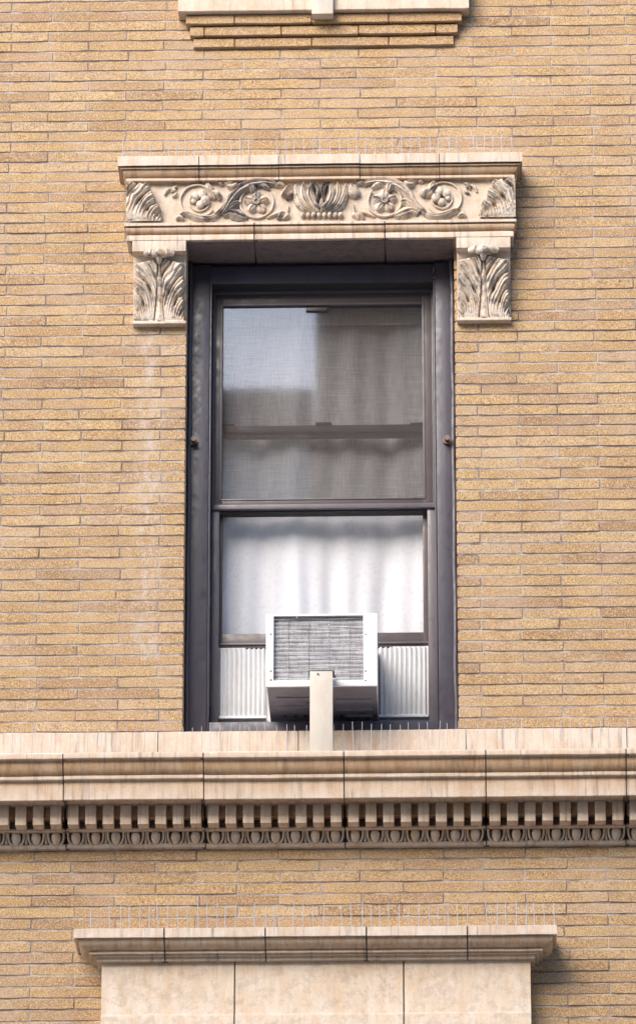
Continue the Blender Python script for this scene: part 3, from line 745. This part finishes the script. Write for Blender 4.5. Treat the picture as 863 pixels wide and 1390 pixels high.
# -- consoles under the lintel ends
def console(pxa, pxb, dpy, seed):
    xa, xb = X(pxa, 390, -0.07), X(pxb, 390, -0.07); xm = (xa+xb)/2; hw = (xb-xa)/2
    zt = HEADZ-0.001; zk = Z(338.5, -0.108); zbot = Z(437.0, -0.036); zlip = Z(433.4, -0.036)
    b = MB(); b.box(xa, xb, -0.108, 0.03, zk, zt, 0.0025); b.build('console_block', M['stone'], LI, 30)
    def ys(x, z):
        t = (zk-z)/(zk-zlip); t = min(1.0, max(0.0, t)); return -0.016-0.052*(1-t)**1.4-0.006*t**4
    # concave back slab
    n, mm = 16, 2; V = []
    for i in range(n+1):
        z = zk+0.004-(zk+0.004-zlip+0.004)*i/n
        for x in (xa+0.002, xb-0.002): V.append((x, ys(x, z)+0.004, z))
        for x in (xb-0.002, xa+0.002): V.append((x, 0.03, z))
    F = [(4*i+j, 4*i+(j+1) % 4, 4*i+4+(j+1) % 4, 4*i+4+j) for i in range(n) for j in range(4)]+[(0, 1, 2, 3), (4*n, 4*n+1, 4*n+2, 4*n+3)]
    part('console_back', (V, F), M['stone_frieze'], LI, 30)
    MB().box(xa, xb, -0.038, 0.028, zbot, zlip, 0.0015).build('console_lip', M['stone_frieze'], LI, 30)
    zz = lambda t: zk-(zk-zlip)*t
    n1, n2 = 110, 150; V = []
    for a in range(n2+1):
        t = a/n2
        for c in range(n1+1):
            q = -1+2*c/n1; x = xm+hw*0.985*q; z = zz(t)
            V.append((x, ys(x, z)-acanthus(abs(q), t, seed+(3 if q > 0 else 0)), z))
    part('acanthus_leaf', (V, [f for f in grid(n1, n2) if min(V[i][1]-ys(V[i][0], V[i][2]) for i in f) < -0.0022]), M['carve'], LI, 60)
    # curled tip at the head of the leaf
    b = MB()
    b.tube([(xm-hw*0.54, -0.100, zz(0.035)), (xm-hw*0.3, -0.112, zz(0.028)), (xm-hw*0.22, -0.106, zz(0.06))], [0.010, 0.017, 0.010], 14)
    b.tube([(xm-hw*0.28, -0.104, zz(0.05)), (xm, -0.118, zz(0.035)), (xm+hw*0.28, -0.104, zz(0.05))], [0.014, 0.021, 0.014], 16)
    b.tube([(xm+hw*0.54, -0.100, zz(0.035)), (xm+hw*0.3, -0.112, zz(0.028)), (xm+hw*0.22, -0.106, zz(0.06))], [0.010, 0.017, 0.010], 14)
    b.tube([(xm, -0.112, zz(0.06)), (xm, -0.104, zz(0.11)), (xm, -0.085, zz(0.16))], [0.016, 0.013, 0.006], 14)
    rough(b, 0.002, 45).build('leaf_curl', M['carve'], LI, 60)
console(180, 252.5, 0, 1); console(619.5, 693, -3, 2)

# ---- lintel of the window below: only its head shows in the photo
LL = empty('lower_window_lintel', (0, -0.1, Z(1380, -0.1)), BLD); tag(LL, 'pale cornice-like cap of the window below in five stones')
LY = -0.20
pf = [(0.0, Z(1258, LY)+0.012, 0), (LY, Z(1258, LY), 0), (LY, Z(1271, LY), 0.0), (LY+0.014, Z(1271.8, LY+0.014), 0.6)]
pf += cyma(LY+0.014, Z(1272, LY+0.014), -0.140, Z(1289, -0.14), 0.6, 9, 'ovolo')
pf += [(-0.146, Z(1290.5, -0.146), 0.2), (-0.146, Z(1293, -0.146), 0.2), (-0.132, Z(1294, -0.132), 0.5), (-0.132, Z(1296.5, -0.132), 0.2), (-0.118, Z(1298, -0.118), 0.5), (-0.118, Z(1303, -0.118), 0.3), (-0.095, Z(1305, -0.1), 0.5)]
q0, q1 = X(101, 1262, LY), X(755, 1262, LY); RY = -0.10
lc = [q0-LY+RY]+[X(p, 1265, LY) for p in (223, 360, 497, 634)]+[q1+LY-RY]
moulding_run('cap_block', fillet(pf, 0.0018), lc, M['stone'], LL, (True, True), yref=RY, core='mortar_joint', gap=0.006)
pf = [(-0.096, Z(1304, -0.1), 0.4), (-0.098, Z(1375, -0.098), 0.2), (-0.115, Z(1377, -0.115), 0.2), (-0.115, WZ0+0.002, 0.2)]
moulding_run('frieze_stone', fillet(pf, 0.002), [lc[0], X(320, 1340), X(548, 1340), lc[-1]], M['stone_frieze'], LL, core='mortar_joint', gap=0.006)

# ================================================================== WINDOW
WI = empty('window', (0, 0.1, SILLZ), BLD); tag(WI, 'tall sash window in plum-grey frame with storm sash above')
CY0 = 0.10
cz0 = SILLZ; cz1 = HEADZ-0.002
def xw(px, py=600, Y=CY0): return X(px, py, Y)
def stile(name, px0, px1, y0, y1, z0, z1, m, bev=0.003): return MB().box(xw(px0, 600, y0), xw(px1, 600, y0), y0, y1, z0, z1, bev).build(name, m, WI, 30)
# casing: flat board plus bead at the brick edge and at the inner edge
xl0, xl1, xr0, xr1 = OX0+0.001, xw(283.5), xw(592), OX1-0.001
zh = Z(383, CY0)                                    # underside of the head casing
MB().box(xl0+0.012, xl1, CY0, 0.30, cz0, cz1-0.012, 0.004).build('casing', M['frame'], WI, 30)
MB().box(xr0, xr1-0.012, CY0, 0.30, cz0, cz1-0.012, 0.004).build('casing', M['frame'], WI, 30)
MB().box(xl1-0.002, xr0+0.002, CY0+0.006, 0.30, zh, cz1-0.018, 0.004).build('head_casing', M['frame'], WI, 30)
MB().box(xl0, xr1, CY0+0.03, 0.30, cz1-0.02, cz1-0.0045).build('head_gap_shade', M['dark'], WI)  # black backing: shadow of the gap above the casing, given as colour
MB().box(xl1-0.001, xr0+0.001, CY0+0.014, 0.29, zh-0.003, zh-0.0005).build('head_shade_strip', M['dark'], WI)  # black slab put in for the deep shade under the head casing
for xa_, xb_ in ((xl0, xl0+0.016), (xr1-0.016, xr1)):
    MB().tube([((xa_+xb_)/2+0.002*math.sin(k*2.1), CY0-0.004+0.002*math.sin(k*1.3), cz0+(cz1-cz0)*k/14) for k in range(15)], [0.010+0.0016*math.sin(k*3.7) for k in range(15)], 8).build('edge_bead', M['frame'], WI, 40)
MB().box(xl1+0.001, xl1+0.008, CY0+0.004, 0.30, cz0, zh+0.001, 0.002).build('stop_bead', M['frame'], WI, 30)
MB().box(xr0-0.008, xr0-0.001, CY0+0.004, 0.30, cz0, zh+0.001, 0.002).build('stop_bead', M['frame'], WI, 30)
# wooden sill inside the frame
MB().box(xl1-0.001, xr0+0.001, CY0+0.01, 0.36, SILLZ-0.001, Z(979, CY0+0.01), 0.003).build('frame_sill', M['frame'], WI, 30)
# track (both halves)
TY = 0.172
gx0, gx1 = X(288.5, 540, TY), X(589, 540, TY)
zt1 = Z(394.5, TY+0.008); zmid = Z(690, TY)
MB().box(gx0, X(297, 800, TY), TY+0.012, 0.30, Z(979, CY0+0.01)-0.001, zmid+0.03, 0.002).build('track', M['alu_light'], WI, 30)
MB().box(X(580.5, 800, TY), gx1, TY+0.012, 0.30, Z(979, CY0+0.01)-0.001, zmid+0.03, 0.002).build('track', M['alu_light'], WI, 30)
MB().box(xl1+0.006, gx0, TY+0.03, 0.30, cz0, zh+0.03, 0.001).build('track', M['dark'], WI, 30)
MB().box(gx1, xr0-0.006, TY+0.03, 0.30, cz0, zh+0.03, 0.001).build('track', M['dark'], WI, 30)
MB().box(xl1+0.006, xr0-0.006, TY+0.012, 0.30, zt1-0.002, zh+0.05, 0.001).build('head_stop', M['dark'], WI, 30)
# storm sash (upper): outer lip and inner rebate, glass and insect screen
def frame4(name, x0, x1, z0, z1, wl, wr, wt, wb, y0, y1, m, bev=0.002, top=True):
    b = MB(); b.box(x0, x0+wl, y0, y1, z0, z1, bev); b.box(x1-wr, x1, y0, y1, z0, z1, bev)
    b.box(x0+wl-0.001, x1-wr+0.001, y0+0.0006, y1-0.0006, z1-wt, z1, bev) if top else None
    b.box(x0+wl-0.001, x1-wr+0.001, y0+0.0006, y1-0.0006, z0, z0+wb, bev)
    return b.build(name, m, WI, 30)
px2 = lambda k: k/340.0
frame4('storm_frame', gx0, gx1, zmid, zt1, px2(3.0), px2(3.0), 0.014, 0.020, TY, TY+0.045, M['alu_light'])
ix0, ix1, iz0, iz1 = gx0+px2(3.2), gx1-px2(3.2), zmid+0.021, zt1-0.0145
frame4('storm_sash', ix0, ix1, iz0, iz1, X(302.5, 540, TY)-ix0, ix1-X(573, 540, TY), iz1-Z(415, TY+0.01), Z(676.5, TY+0.01)-iz0, TY+0.010, TY+0.036, M['alu'])
frame4('glazing_bead', X(302, 540, TY)-0.008, X(573.5, 540, TY)+0.008, Z(676.5, TY+0.01)-0.006, Z(415, TY+0.01)+0.010, 0.006, 0.006, 0.007, 0.005, TY+0.0065, TY+0.02, M['alu_light'], 0.001)
MB().box(ix0+0.02, ix1-0.02, TY+0.020, TY+0.0215, iz0+0.02, iz1-0.02).build('storm_pane', M['glass'], WI)
MB().box(ix0+0.02, ix1-0.02, TY+0.028, TY+0.0285, iz0+0.02, iz1-0.02).build('insect_screen', M['screen'], WI)
MB().box(X(415, 420, TY), X(443, 420, TY), TY+0.008, TY+0.02, Z(420.5, TY), Z(416, TY), 0.001).build('sash_tab', M['alu'], WI, 30)
# inner sashes seen through it: meeting rail with lugs, side stiles
IY = 0.238
zm1, zm0 = Z(577, IY), Z(592.5, IY)
b = MB(); b.box(gx0, gx1, IY, IY+0.03, zm0, zm1, 0.002); b.box(gx0, gx1, IY-0.010, IY+0.001, zm0+0.014, zm1-0.012, 0.002); b.build('meeting_rail', M['frame'], WI, 30)
for pa, pb in ((300, 318), (428, 450), (556, 575)): MB().box(X(pa, 575, IY), X(pb, 575, IY), IY-0.004, IY+0.03, zm1-0.001, zm1+(0.012 if pa == 428 else 0.007), 0.003).build('sash_lug', M['alu'], WI, 30)
# lower sash
LYW = 0.225
lx0, lx1 = X(297, 800, LYW), X(580.5, 800, LYW); lz1 = zmid+0.03; lz0 = Z(879, LYW)
gz0, gz1 = Z(860.5, LYW+0.01), Z(699, LYW+0.01)
frame4('lower_sash', lx0, lx1, lz0, lz1, X(302, 800, LYW)-lx0, lx1-X(574, 800, LYW), lz1-gz1, gz0-lz0, LYW, LYW+0.03, M['alu'])
MB().box(lx0, lx1, LYW-0.006, LYW+0.002, lz0+0.012, lz0+0.020, 0.001).build('rail_bead', M['alu_light'], WI, 30)
MB().box(lx0+0.01, lx1-0.01, LYW+0.014, LYW+0.016, gz0-0.01, gz1+0.01).build('lower_pane', M['glass_low'], WI)
MB().box(gx0, gx1, TY+0.02, LYW+0.02, zmid-0.006, zmid+0.002, 0.001).build('storm_sill', M['dark'], WI, 30)
# window cleaner's anchor bolts
for px_, py_, s in ((263, 600, -1), (606, 598.5, 1)):
    c = at(px_, py_, CY0); b = MB(); b.tube([(c.x, CY0+0.002, c.z), (c.x, CY0-0.012, c.z)], 0.017, 12); b.tube([(c.x, CY0-0.010, c.z), (c.x+0.002, CY0-0.034, c.z-0.002)], [0.009, 0.008], 10); b.tube([(c.x+0.002, CY0-0.030, c.z-0.002), (c.x+0.002, CY0-0.042, c.z-0.002)], [0.012, 0.011], 10)
    b.tube([(c.x+s*0.010, CY0-0.003, c.z-0.010), (c.x+s*0.040, CY0-0.004, c.z-0.014)], [0.012, 0.006], 8); b.build('anchor_bolt', M['bolt'], WI, 40)
# splinters of old caulk along the head
for k in range(7):
    c = at(random.choice((287+random.uniform(-3, 3), 591+random.uniform(-3, 3))), random.uniform(362, 382), CY0-0.004); MB().ball((c.x, CY0, c.z), (0.004, 0.006, random.uniform(0.003, 0.009)), 6, 5).build('caulk', M['alu_light'], WI, 60)

# room behind
RM = empty('room', (0, 1.5, SILLZ-0.2), BLD)
rx0, rx1, ry0, ry1, rz0, rz1 = -1.6, 1.6, 0.345, 3.6, SILLZ-0.6, HEADZ+0.5
b = MB(); b.box(rx0-.1, rx0, ry0, ry1, rz0, rz1); b.box(rx1, rx1+.1, ry0, ry1, rz0, rz1); b.build('side_wall', M['room'], RM)
MB().box(rx0-.1, rx1+.1, ry1, ry1+.1, rz0-.1, rz1+.1).build('back_wall', M['room'], RM)
MB().box(rx0-.1, rx1+.1, ry0, ry1, rz1, rz1+.1).build('ceiling', M['room'], RM); MB().box(rx0-.1, rx1+.1, ry0, ry1, rz0-.1, rz0).build('floor', M['room'], RM)

# curtain
def curtain():
    x0, x1 = gx0-0.03, gx1+0.03; zt, zl = Z(441, 0.33), SILLZ-0.05; nx, nz = 150, 60; V = []
    for k in range(nz+1):
        t = k/nz; z = zt+(zl-zt)*t
        for i in range(nx+1):
            u = i/nx; x = x0+(x1-x0)*u
            ph = u*2*math.pi; dr = 0.06*math.sin(3.0*t+u*5)
            f = 0.60*math.sin(ph*4.1+1.2+dr*8)+0.34*math.sin(ph*9.3+0.4+t*1.5)+0.45*math.sin(ph*1.7+t)
            amp = 0.020-0.013*math.exp(-((t-0.47)/0.11)**2)
            y = 0.311+amp*f+0.006*mnoise.noise(Vector((x*3, z*1.5, 0)))
            V.append((x+0.01*math.sin(z*3+u*9), y, z))
    F = [(k*(nx+1)+i, k*(nx+1)+i+1, (k+1)*(nx+1)+i+1, (k+1)*(nx+1)+i) for k in range(nz) for i in range(nx)]
    o = part('curtain', (V, F), M['cloth'], None, 80)
    s = o.modifiers.new('thickness', 'SOLIDIFY'); s.thickness = 0.0015
    tag(o, 'white cloth curtain hanging in folds behind the window panes', 'curtain')
curtain()
rb = empty('roller_blind', (0, 0.33, Z(441, 0.33)))
tag(rb, 'cream blind rolled up at the top of the upper pane', 'blind')
MB().box(gx0, gx1, 0.273, 0.276, Z(440, 0.275), zt1+0.05, 0.001).build('cloth', M['blind'], rb)
MB().box(gx0, gx1, 0.271, 0.279, Z(441.5, 0.275), Z(439, 0.275), 0.002).build('hem_bar', M['blind'], rb, 30)

# ================================================================== AIR CONDITIONER
AY = -0.205                                          # front (outer) face
az0, az1 = Z(931, AY), Z(833, AY); ax0, ax1 = X(361, 880, AY), X(512, 880, AY)
AC = empty('air_conditioner', ((ax0+ax1)/2, 0, az0)); tag(AC, 'white window air conditioner jutting out over the sill', 'air conditioner')
AB = 0.235
hx0, hx1, hz0, hz1 = X(371.5, 880, AY), X(493, 880, AY), Z(923, AY), Z(835.8, AY)
b = MB(); b.box(ax0, hx0, AY, AY+0.014, az0, az1, 0.003); b.box(hx1, ax1, AY, AY+0.014, az0, az1, 0.003)
b.box(hx0-0.002, hx1+0.002, AY+0.0008, AY+0.0132, hz1, az1, 0.002); b.box(hx0-0.002, hx1+0.002, AY+0.0008, AY+0.0132, az0, hz0, 0.002)
b.build('rear_frame', M['white'], AC, 30)
b = MB(); b.box(ax0+0.003, ax0+0.007, AY+0.012, AB, az0+0.012, az1-0.001, 0.001); b.box(ax1-0.007, ax1-0.003, AY+0.012, AB, az0+0.012, az1-0.001, 0.001); b.box(ax0+0.003, ax1-0.003, AY+0.012, AB, az1-0.006, az1-0.0005, 0.001)
b.build('cabinet', M['white'], AC, 30)
# side louvres of the cabinet
for s, xx in ((-1, ax0+0.0026), (1, ax1-0.0026)):
    for k in range(6): MB().box(min(xx, xx+s*0.002), max(xx, xx+s*0.002), AY+0.10, AY+0.24, az0+0.10+k*0.022, az0+0.108+k*0.022, 0.0008).build('side_louvre', M['white'], AC)
MB().box(hx0-0.004, hx1+0.004, AY+0.020, AY+0.05, hz0-0.004, hz1+0.004).build('condenser_coil', M['coil'], AC)
nb = 15
for k in range(nb):
    z = hz0+(hz1-hz0)*(k+0.5)/nb
    MB().tube([(hx0-0.002+(hx1-hx0+0.004)*i/10, AY+0.013+0.001*math.sin(k*2+i), z+0.0009*math.sin(i*0.9+k*1.7)) for i in range(11)], 0.0014, 6).build('grille_bar', M['steel'], AC, 60)
for k in range(4):
    x = hx0+(hx1-hx0)*(k+0.7)/4.4; MB().tube([(x, AY+0.0165, hz0-0.002), (x+0.0005, AY+0.0165, hz1+0.002)], 0.0011, 6).build('grille_bar', M['steel'], AC, 60)
# base pan with ribs, drain holes and lip
MB().box(ax0+0.004, ax1-0.004, AY+0.010, AB+0.005, az0+0.004, az0+0.014, 0.003).build('base_pan', M['galv'], AC, 30)
MB().box(ax0+0.0005, ax1-0.0005, AY-0.0015, AY+0.010, az0-0.002, az0+0.017, 0.002).build('pan_lip', M['white'], AC, 30)
for (u0, u1, v0, v1) in ((0.08, 0.42, 0.30, 0.36), (0.08, 0.42, 0.52, 0.58), (0.62, 0.94, 0.36, 0.42), (0.62, 0.94, 0.60, 0.66), (0.70, 0.94, 0.78, 0.84)):
    W_ = ax1-ax0; D_ = AB-AY; MB().box(ax0+W_*u0, ax0+W_*u1, AY+D_*v0, AY+D_*v1, az0-0.003, az0+0.006, 0.0025).build('pan_rib', M['galv'], AC, 40)
for u, v, r in ((0.24, 0.80, .006), (0.33, 0.80, .007), (0.15, 0.8, .005), (0.66, 0.82, .008), (0.36, 0.45, .005), (0.9, 0.9, .006)):
    x, y = ax0+(ax1-ax0)*u, AY+(AB-AY)*v; MB().tube([(x, y, az0+0.002), (x, y, az0+0.006)], r, 10).build('drain_hole', M['dark'], AC)
for px_, py_ in ((367.5, 861), (367.5, 911), (367.5, 923), (496, 861), (496, 911), (496, 924), (403, 838), (446, 848)):
    c = at(px_, py_, AY); b = MB(); b.tube([(c.x, AY+0.001, c.z), (c.x, AY-0.002, c.z)], 0.0034, 10); b.build('screw', M['bolt'] if px_ not in (403, 446) else M['steel'], AC, 40)
# accordion side panels
def accordion(pxa, pxb, seed):
    y = LYW+0.006; x0, x1 = X(pxa, 930, y), X(pxb, 930, y); z0, z1 = Z(974, y), Z(881.5, y); n = 10; V = []; k = 0
    xs = []
    for i in range(n*8+1):
        u = i/(n*8); p = (u*n) % 1.0; tri = 1-abs(2*p-1); s = max(0.0, min(1.0, (tri-0.12)/0.76)); xs.append((x0+(x1-x0)*u, y-0.004-0.020*s))
    for zz in (z0, z1): V += [(a, b_, zz) for a, b_ in xs]
    for zz in (z0, z1): V += [(a, b_+0.0025, zz) for a, b_ in xs]
    m_ = len(xs); F = [(i, i+1, m_+i+1, m_+i) for i in range(m_-1)]+[(2*m_+i, 3*m_+i, 3*m_+i+1, 2*m_+i+1) for i in range(m_-1)]
    part('accordion_panel', (V, F), M['vinyl'], AC, 25)
    b = MB(); b.box(x0-0.002, x1+0.002, y-0.026, y+0.004, z0-0.010, z0+0.001, 0.002); b.box(x0-0.004, x0+0.004, y-0.012, y+0.005, z0, z1+0.006, 0.0015) if pxa < 400 else b.box(x1-0.004, x1+0.004, y-0.012, y+0.005, z0, z1+0.006, 0.0015)
    b.build('panel_frame', M['vinyl'], AC, 30)
    MB().box(x0+(0.0 if pxa < 400 else 0.055), x1-(0.08 if pxa < 400 else 0.0), y-0.006, y+0.005, z1, z1+0.007, 0.001).build('panel_track', M['vinyl'], AC, 30)
accordion(297, 361, 1); accordion(514, 580, 2)
MB().box(lx0, lx1, LYW+0.012, LYW+0.02, Z(979, LYW), lz0+0.002).build('closure_board', M['vinyl'], AC)

# support post standing on the cornice in front of the unit
PY = -0.258
pz0 = zc_top+0.001; pz1 = Z(911, PY-0.006); qx0, qx1 = X(420.5, 960, PY), X(451.5, 960, PY)
PO = empty('support_post', ((qx0+qx1)/2, PY, pz0)); tag(PO, 'cream sheet-metal post on the cornice propping the air conditioner', 'post')
b = MB(); b.box(qx0, qx1, PY-0.006, PY-0.002, pz0, pz1, 0.0015); b.build('front_plate', M['beige'], PO, 30)
for a, c in ((qx0+0.0003, qx0+0.004), (qx1-0.004, qx1-0.0003)): MB().box(a, c, PY-0.0025, PY+0.036, pz0, pz1-0.012, 0.001).build('side_flange', M['beige'], PO, 30)
MB().box(qx0-0.004, qx1+0.006, PY-0.0045, PY+0.04, pz1-0.004, pz1+0.004, 0.0015).build('cap_plate', M['dark'], PO, 30)
MB().box(qx0+0.004, qx1-0.004, PY-0.001, PY+0.035, pz0, pz0+0.012, 0.001).build('foot', M['beige'], PO, 30)
MB().box(qx0+0.012, qx1-0.012, PY+0.0, AY-0.0016, az0+0.01, az0+0.016, 0.001).build('arm', M['beige'], PO, 30)
for u in (0.35, ): 
    x = qx0+(qx1-qx0)*u; MB().tube([(x, PY-0.005, pz1-0.012), (x, PY-0.010, pz1-0.012)], 0.004, 8).build('screw', M['bolt'], PO, 40)
c = qx1+0.006; MB().tube([(c-0.008, PY+0.01, pz1-0.015), (c+0.006, PY+0.01, pz1-0.017)], [0.005, 0.006], 8).build('wing_nut', M['bolt'], PO, 40)

# ================================================================== BIRD SPIKES
def spikes(label, pxs, pxe, py, Y, h, step, zbase, lean, seed, base=True, r0=0.0019):
    r = random.Random(seed); x0, x1 = X(pxs, py, Y), X(pxe, py, Y)
    root = empty('bird_spike_strip', ((x0+x1)/2, Y, zbase)); tag(root, label, 'bird spikes', 'bird spikes on the ledges')
    if base: MB().box(x0, x1, Y-0.006, Y+0.012, zbase, zbase+0.004, 0.001).build('base_strip', M['steel'], root, 30)
    mb = MB().tube([(0, 0, 0), (0, 0, 1.0)], [r0, r0*0.9], 5); me = mesh('spike', mb.V, mb.F, M['steel'])
    n = int((x1-x0)/step)
    for i in range(n+1):
        if r.random() < 0.05: continue
        o = link('spike', me, root, (x0+(x1-x0)*i/n+r.uniform(-.004, .004), Y+(0.02 if i % 2 else -0.003), zbase+0.001))
        o.rotation_euler = (r.uniform(-lean, lean)+(0.0), r.gauss(0, 0.03), 0); o.scale[2] = h*r.uniform(0.9, 1.05)*(1.0 if i % 2 else 0.93)
spikes('row of thin bird spikes on top of the carved lintel', 166, 694, 212, -0.10, 0.112, 0.036, zcap+0.003, 0.03, 1)
spikes('row of thin bird spikes along the dentil cornice below the window', -60, 930, 1010, -0.245, 0.125, 0.036, zc_top+0.004, 0.04, 2, r0=0.0012)
spikes('row of thin bird spikes on the cap of the lower window', 124, 752, 1250, -0.14, 0.110, 0.036, Z(1258, LY)+0.006, 0.03, 3)

# ================================================================== OPPOSITE SIDE OF THE STREET (seen mirrored in the panes)
def far_building(name, label, x0, x1, top, wallm, rows, cols, cornice):
    root = empty(name, ((x0+x1)/2, -32, GROUND)); tag(root, label, 'building')
    MB().box(x0, x1, -40, -24, GROUND, top).build('wall', wallm, root)
    MB().box(x0-0.05, x1+0.05 if x1 < -0.7 else x1, -40.3, -23.55, top-cornice, top+0.001).build('cornice', M['far_trim'], root)
    for r in range(rows):
        for c in range(cols):
            xc = x0+(x1-x0)*(c+0.5)/cols; zc = GROUND+3.2+r*3.3
            if zc+2.2 > top-0.5: continue
            f = MB().box(xc-0.6, xc+0.6, -24.02, -23.9, zc, zc+1.9).build('window', M['far_trim'], root)
            MB().box(xc-0.52, xc+0.52, -23.94, -23.89, zc+0.08, zc+1.82).build('pane', M['far_glass'], f)
far_building('pale_building', 'pale low building across the street mirrored in the left panes', -22, -0.72, 10.86, M['far_pale'], 6, 7, 0.28)
far_building('dark_building', 'tall dark building across the street mirrored in the right panes', -0.66, 24, 17.5, M['far_dark'], 8, 9, 0.5)
